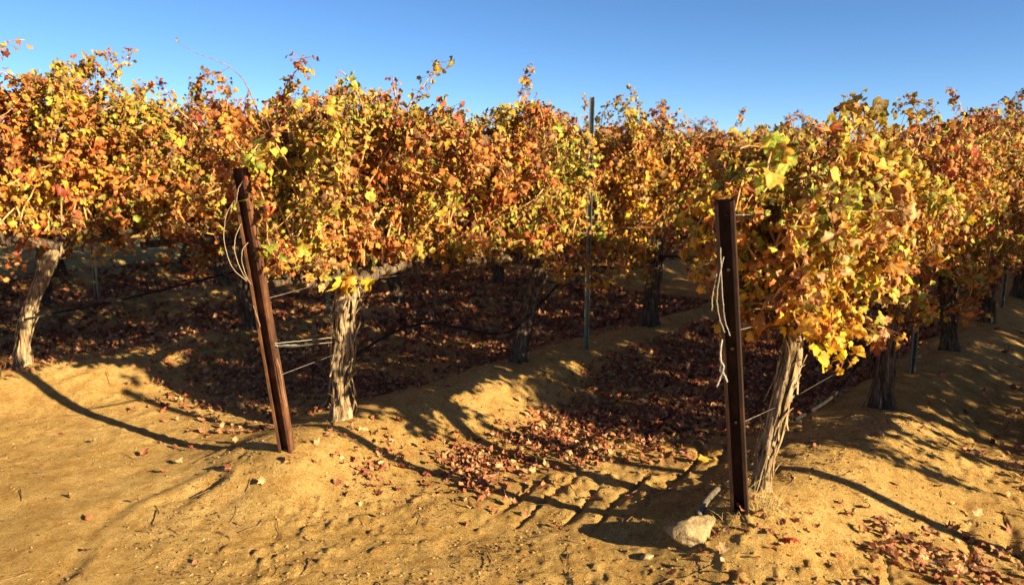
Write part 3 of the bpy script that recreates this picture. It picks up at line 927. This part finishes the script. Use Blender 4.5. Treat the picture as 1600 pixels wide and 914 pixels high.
# wires between the tilted post and the first trunk
def loose(name, label, cat, strands, mat, r=0.0028, group=None, sides=6):
    b = MB()
    for s in strands:
        s = np.array(s, float); t0 = np.linspace(0, 1, len(s)); t = np.linspace(0, 1, 26)
        q = np.stack([np.interp(t, t0, s[:, i]) for i in range(3)], 1)
        for _ in range(4): q[1:-1] = (q[:-2] + 2 * q[1:-1] + q[2:]) / 4
        q[1:-1] += np.random.default_rng(len(label)).normal(0, 0.0007, q[1:-1].shape)     # small kinks
        b.tube(q, r, sides)
    return tag(obj(name, b.mesh(name, mat)), label, cat, group)

zb = hz(-1.26, 3.98)
# a point on the post's open face: h above the ground, u to the right, out towards the camera
def on_post(post, u, out, h):
    return np.array(post.matrix_world @ Vector((u, -0.025 - out, h + 0.12)))
bpy.context.view_layer.update()
A = on_post(PM_, 0.041, -0.01, 0.63)
tx, ty = P(-3.80, 2.60)
loose("anchor_wire", "pale wire bundle stretched from the tilted post to the thick trunk", "wire",
      [[A, (A + (tx, ty, 0.54)) / 2 + (0, 0, -0.004), (tx, ty, 0.545)],
       [A + (0, 0, 0.010), (A + (tx, ty, 0.56)) / 2 + (0, 0, 0.012), (tx, ty, 0.575)]], M_TWINE, 0.0019)
B_ = A + (np.array([tx, ty, 0.545]) - A) * 0.02; C_ = A + (np.array([tx, ty, 0.545]) - A) * 0.62
loose("wire_sleeve", "flat grey sleeve clamped round the pale wire bundle by the thick trunk", "clamp", [[B_ + (0, 0, -0.005), (B_ + C_) / 2 + (0, 0, -0.012), C_ + (0, 0, -0.006)]], M_GALV, 0.0065)
S = lambda u, o, h: on_post(PM_, u, o, h)
loose("wire_loop", "tan wire loops hanging off the left side of the tilted rusty post", "wire loop",
      [[S(-0.04, 0.0, 1.42), S(-0.085, 0.03, 1.36), S(-0.115, 0.05, 1.22), S(-0.09, 0.06, 1.08), S(-0.035, 0.03, 1.00)],
       [S(-0.02, 0.01, 1.30), S(-0.055, 0.03, 1.24), S(-0.065, 0.05, 1.16), S(-0.045, 0.05, 1.06), S(-0.03, 0.02, 0.99)],
       [S(0.0, 0.01, 1.20), S(-0.03, 0.03, 1.17), S(-0.04, 0.04, 1.10), S(-0.03, 0.03, 1.02), S(-0.02, 0.02, 0.98)],
       [S(0.03, 0.01, 1.52), S(0.0, 0.02, 1.48), S(-0.03, 0.01, 1.40)]], M_TAN, 0.0021)
loose("tie_wire", "short pale tie wire curling down inside the tilted rusty post", "wire",
      [[S(-0.035, 0.005, 0.86), S(-0.02, 0.01, 0.80), S(-0.015, 0.008, 0.74)], [S(0.05, 0.01, 0.56), S(0.062, 0.015, 0.48), S(0.055, 0.01, 0.36), S(0.06, 0.01, 0.28)]], M_TAN, 0.0016)
S2 = lambda u, o, h: on_post(PR_, u, o, h)
loose("tie_wire", "pale strands of tie wire dangling on the upright dark post", "wire",
      [[S2(-0.01, 0.01, 1.22), S2(-0.03, 0.02, 1.14), S2(-0.045, 0.03, 1.05), S2(-0.035, 0.03, 0.95), S2(-0.02, 0.02, 0.90)],
       [S2(-0.02, 0.01, 1.26), S2(-0.022, 0.02, 1.12), S2(-0.02, 0.02, 1.0), S2(-0.015, 0.015, 0.93), S2(0.0, 0.01, 0.88)],
       [S2(-0.04, 0.01, 1.15), S2(-0.06, 0.03, 1.06), S2(-0.065, 0.03, 1.0)]], M_TWINE, 0.0017)
loose("twine_knot", "white frayed twine knotted to the left edge of the upright dark post", "twine",
      [[S2(-0.035, 0.004, 0.86), S2(-0.045, 0.012, 0.80), S2(-0.04, 0.012, 0.76), S2(-0.05, 0.012, 0.72), S2(-0.035, 0.01, 0.69)],
       [S2(-0.05, 0.012, 0.78), S2(-0.03, 0.014, 0.74), S2(-0.045, 0.014, 0.70), S2(-0.065, 0.02, 0.65)],
       [S2(-0.045, 0.012, 0.73), S2(-0.03, 0.014, 0.70), S2(-0.022, 0.012, 0.67)]], M_TWINE, 0.0038)

# ------------------------------------------------------------------ leaf litter, clods, pebbles, twigs
def litter():
    rg = np.random.default_rng(77)
    X = []; Y = []
    def scatter(n, fn, prange, arange):
        p = rg.uniform(*prange, n); a = rg.uniform(*arange, n)
        k = rg.random(n) < fn(p, a)
        x = p[k] * N[0] + a[k] * D[0]; y = p[k] * N[1] + a[k] * D[1]
        X.append(x); Y.append(y)
    clump = lambda p, a, s: sstep(0.36, 0.62, fbm(p * 1.7, a * 1.7, 3, s))
    # heap against the middle berm and along the furrow
    scatter(38000, lambda p, a: np.exp(-((p + 2.80 - 0.06 * (a - 3)) / (0.32 + 0.22 * np.clip(a - 3.0, 0, 3))) ** 4) * sstep(2.45, 3.1, a) * (0.18 + 0.72 * clump(p, a, 3)), (-3.6, -1.7), (2.3, 9))
    scatter(1500, lambda p, a: np.exp(-(((p + 3.28) / 0.28) ** 2 + ((a - 2.62) / 0.30) ** 2)) * (0.3 + clump(p * 2, a * 2, 4)), (-3.9, -2.6), (1.9, 3.4))
    # heaps in the wheel track right of the right row
    scatter(2600, lambda p, a: np.exp(-(((p + 0.62) / 0.26) ** 2 + ((a - 3.55) / 0.42) ** 2)) * (0.15 + 1.1 * clump(p * 2.5, a * 2.5, 6)), (-1.2, 0.2), (2.4, 4.6))
    scatter(2600, lambda p, a: np.exp(-((p + 0.25) / 0.45) ** 2) * sstep(4.0, 5.2, a) * clump(p, a, 7), (-1.2, 0.6), (3.8, 10))
    scatter(420, lambda p, a: np.exp(-(((p + 1.25) / 0.16) ** 2 + ((a - 2.95) / 0.26) ** 2)), (-1.8, -0.8), (2.3, 3.5))
    # under the middle row and the aisle behind it
    scatter(22000, lambda p, a: sstep(-4.2, -4.6, p) * (0.20 + 0.75 * clump(p, a, 8)) * sstep(1.7, 3.3, a + 0.25 * (p + 5)), (-6.4, -4.1), (1.0, 9))
    scatter(34000, lambda p, a: (0.25 + 0.75 * clump(p, a, 9)) * sstep(0.9, 2.2, a), (-13.5, -6.4), (0.6, 12))
    scatter(4000, lambda p, a: 0.2 + 0.8 * clump(p, a, 10), (-3.6, -1.7), (8.5, 20))
    # strays
    scatter(1500, lambda p, a: 0.45 * clump(p * 1.5, a * 1.5, 12) * sstep(0.6, 2.4, a), (-7.5, 1.0), (0.4, 7))
    scatter(160, lambda p, a: 0.15 + 0 * p, (-4.5, 0.5), (0.2, 3.0))
    x = np.concatenate(X); y = np.concatenate(Y)
    n = len(x)
    far = 1.0 + 0.7 * (np.hypot(x, y) > 7.5)
    z = height(x, y) + rg.uniform(0.004, 0.030, n)
    pos = np.stack([x, y, z], 1)
    nrm = norm(np.stack([0.6 * rg.standard_normal(n), 0.6 * rg.standard_normal(n), np.ones(n) * rg.choice([-1, 1], n)], 1))
    tip = norm(rg.standard_normal((n, 3)))
    cols = np.array([(0.31, 0.085, 0.045), (0.43, 0.14, 0.065), (0.52, 0.25, 0.12), (0.19, 0.055, 0.03), (0.24, 0.085, 0.045), (0.54, 0.32, 0.15)])
    k = rg.choice(len(cols), n, p=[0.20, 0.24, 0.25, 0.08, 0.08, 0.15])
    c = cols[k] * np.exp(0.22 * rg.standard_normal((n, 1)))
    V, F, C, BB = stamp(TPL_LO, pos, nrm, tip, rg.uniform(0.015, 0.038, n) * far, c, c * 0.8, rg)
    o = obj("leaf_litter", np_mesh("leaf_litter", V, F, M_DRY, C, blade=BB))
    tag(o, "drifts of dry red-brown fallen vine leaves over the soil", "fallen leaves", kind="stuff")
litter()

def crumbs():
    rg = np.random.default_rng(123)
    n = 26000
    r = 2.4 * (8.5 / 2.4) ** rg.random(n); t = rg.uniform(-0.74, 0.74, n)
    x, y = r * np.sin(t), r * np.cos(t)
    keep = rg.random(n) < 0.06 + 0.9 * sstep(0.46, 0.66, fbm(x * 1.9, y * 1.9, 4, 301)) * (0.35 + 0.65 * sstep(-2.6, -1.4, x))
    x, y = x[keep], y[keep]; n = len(x)
    pos = np.stack([x, y, height(x, y) + 0.003], 1)
    nrm = norm(np.stack([0.5 * rg.standard_normal(n), 0.5 * rg.standard_normal(n), np.ones(n)], 1))
    cols = np.array([(0.16, 0.07, 0.03), (0.10, 0.05, 0.025), (0.30, 0.15, 0.06), (0.42, 0.27, 0.12), (0.07, 0.04, 0.022)])
    c = cols[rg.integers(0, 5, n)] * np.exp(0.25 * rg.standard_normal((n, 1)))
    V, F, C, BB = stamp(TPL_LO, pos, nrm, norm(rg.standard_normal((n, 3))), rg.uniform(0.003, 0.011, n), c, c, rg)
    V = V.reshape(n, -1, 3)
    tag(obj("leaf_crumbs", np_mesh("leaf_crumbs", V.reshape(-1, 3), F, M_DRY, C, blade=BB)), "brown crumbs of broken leaf and bark sprinkled over the sand", "leaf crumbs", kind="stuff")
crumbs()

def lumps(name, n, fn, smin, smax, mat, label, cat, seed, flat=0.7):
    rg = np.random.default_rng(seed)
    # subdivided octahedron
    v = [np.array(q, float) for q in ((1,0,0),(-1,0,0),(0,1,0),(0,-1,0),(0,0,1),(0,0,-1))]
    f = [(0,2,4),(2,1,4),(1,3,4),(3,0,4),(2,0,5),(1,2,5),(3,1,5),(0,3,5)]
    mid = {}
    def m_(a, b):
        k = (min(a, b), max(a, b))
        if k not in mid:
            q = v[a] + v[b]; v.append(q / np.linalg.norm(q)); mid[k] = len(v) - 1
        return mid[k]
    f2 = []
    for a, b, c in f:
        ab, bc, ca = m_(a, b), m_(b, c), m_(c, a)
        f2 += [(a, ab, ca), (ab, b, bc), (ca, bc, c), (ab, bc, ca)]
    T = np.array(v); F = np.array(f2)
    x, y = fn(rg, n); n = len(x)
    s = smin * (smax / smin) ** (rg.random(n) ** 2.2)
    L = T[None] * (1 + 0.30 * rg.standard_normal((n, len(T), 1))) * s[:, None, None] * rg.uniform(0.6, 1.2, (n, 1, 3)) * np.array([1, 1, flat])
    a = rg.uniform(0, 6.28, n); ca, sa = np.cos(a)[:, None], np.sin(a)[:, None]
    X = L[..., 0] * ca - L[..., 1] * sa; Y = L[..., 0] * sa + L[..., 1] * ca
    z = height(x, y) + s * 0.05
    V = np.stack([X + x[:, None], Y + y[:, None], L[..., 2] + z[:, None]], -1).reshape(-1, 3)
    FF = (F[None] + (np.arange(n) * len(T))[:, None, None]).reshape(-1, 3)
    return tag(obj(name, np_mesh(name, V, FF, mat)), label, cat, kind="stuff")
def fan(rg, n, r0=2.3, r1=9.0, half=0.72):
    r = r0 * (r1 / r0) ** rg.random(n); t = rg.uniform(-half, half, n)
    x, y = r * np.sin(t), r * np.cos(t)
    k = rg.random(n) < 0.15 + 0.85 * sstep(0.40, 0.62, fbm(x * 1.3, y * 1.3, 3, 71))
    return x[k], y[k]
lumps("pebbles", 900, fan, 0.002, 0.006, M_PEB, "small pale pebbles strewn over the sand", "pebbles", 5)
lumps("soil_clods", 26000, fan, 0.0018, 0.010, M_CLOD, "crumbly clods of sandy soil strewn over the ground", "clods", 6, 0.5)

def twigs():
    rg = np.random.default_rng(15)
    x, y = fan(rg, 620, 2.3, 7.5)
    b = MB()
    for i in range(len(x)):
        ln = rg.uniform(0.03, 0.16); a = rg.uniform(0, 6.28)
        k = np.linspace(-0.5, 0.5, 4)
        bend = rg.uniform(-0.15, 0.15)
        px = x[i] + ln * (k * math.cos(a) - bend * k * k * math.sin(a)); py = y[i] + ln * (k * math.sin(a) + bend * k * k * math.cos(a))
        pz = height(px, py) + 0.004 + rg.uniform(0, 0.012) * np.abs(k)
        b.tube(np.stack([px, py, pz], 1), rg.uniform(0.0010, 0.0026), 4)
    tag(obj("twig_litter", b.mesh("twig_litter", M_TWIG)), "thin dark broken twigs scattered over the sand", "twigs", kind="stuff")
twigs()

def straw(name, label, spots, seed):
    rg = np.random.default_rng(seed); b = MB()
    for (cx, cy, r, n, h) in spots:
        for _ in range(n):
            q = rg.normal(0, r, 2); x, y = cx + q[0], cy + q[1]; z = hz(x, y) - 0.01
            d = rg.normal(0, 0.55, 2); hh = h * rg.uniform(0.4, 1.2); u = np.linspace(0, 1, 5)
            b.tube(np.stack([x + d[0] * hh * u ** 1.7, y + d[1] * hh * u ** 1.7, z + hh * u * (1 - 0.3 * u)], 1), np.linspace(0.0011, 0.0004, 5), 3)
    return tag(obj(name, b.mesh(name, M_STRAW)), label, "dry grass", kind="stuff")
straw("dry_grass", "wisps of straw-coloured dry grass by the upright dark post", [(1.17, 3.20, 0.055, 120, 0.10), (1.25, 3.12, 0.08, 60, 0.07), (1.50, 3.05, 0.09, 70, 0.06), (0.93, 3.10, 0.05, 40, 0.06), (-1.08, 4.42, 0.10, 30, 0.05)], 31)

# ------------------------------------------------------------------ single things on the sand
def rock(name, label, x, y, size, seed, mat, sub=4, sink=0.25):
    import bmesh
    bm = bmesh.new(); bmesh.ops.create_icosphere(bm, subdivisions=sub, radius=1.0)
    rg = np.random.default_rng(seed)
    pl = [(norm(rg.standard_normal(3)), rg.uniform(0.50, 0.80)) for _ in range(11)]
    for v in bm.verts:
        q = np.array(v.co)
        for nn, dd in pl:
            t = np.dot(q, nn)
            if t > dd: q = q - nn * (t - dd) * 0.97
        k = float(fbm(np.array([q[0] * 3 + q[2] * 2]), np.array([q[1] * 3 - q[2]]), 4, seed)[0]) - 0.5
        k2 = float(fbm(np.array([q[0] * 9 + q[2] * 5]), np.array([q[1] * 9 - q[2] * 4]), 3, seed + 5)[0]) - 0.5
        q = q * (1 + 0.30 * k + 0.12 * k2)
        v.co = (q[0] * size[0], q[1] * size[1], q[2] * size[2])
    me = bpy.data.meshes.new(name); bm.to_mesh(me); bm.free()
    me.polygons.foreach_set("use_smooth", [True] * len(me.polygons)); me.materials.append(mat)
    o = obj(name, me); o.location = (x, y, hz(x, y) + size[2] * (1 - 2 * sink)); o.rotation_euler = (0.1, -0.12, 0.3)
    return tag(o, label, "rock")
rock("rock", "pale angular rock lying on the sand left of the upright dark post", 0.81, 3.10, (0.140, 0.105, 0.072), 12, M_ROCK, sink=0.30)
rock("rock", "fist-sized dusty stone half sunk in the shade behind the pale rock", 0.60, 3.05, (0.035, 0.03, 0.022), 13, M_PEB, 3)

b = MB()
q = np.array([(0.86, 3.20), (0.92, 3.30), (0.98, 3.40), (1.04, 3.52)])
b.tube(np.stack([q[:, 0], q[:, 1], height(q[:, 0], q[:, 1]) + 0.016], 1), 0.016, 8)
tag(obj("hose_end", b.mesh("hose_end", M_HOSED)), "dusty grey hose end lying in the shade behind the pale rock", "hose")

def one_leaf(label, x, y, col, rim, s, k, rz):
    T, F, rm, BL = TPL_HI
    c = np.array(col) * (1 - rm[:, None]) + np.array(rim) * rm[:, None]
    o = obj("fallen_leaf", np_mesh("fallen_leaf", T[k] * s, F, M_LEAF, c, blade=BL[k]))
    o.location = (x, y, hz(x, y) + 0.022); o.rotation_euler = (0.25, 0.15, rz)
    return tag(o, label, "leaf")
one_leaf("single bright yellow leaf on the sand left of the upright dark post", 1.16, 4.16, (0.74, 0.50, 0.08), (0.66, 0.40, 0.05), 0.055, 2, 0.8)
one_leaf("crimson leaf on the sand just right of the upright dark post's foot", 1.22, 2.98, (0.50, 0.05, 0.04), (0.40, 0.03, 0.03), 0.045, 5, 2.0)
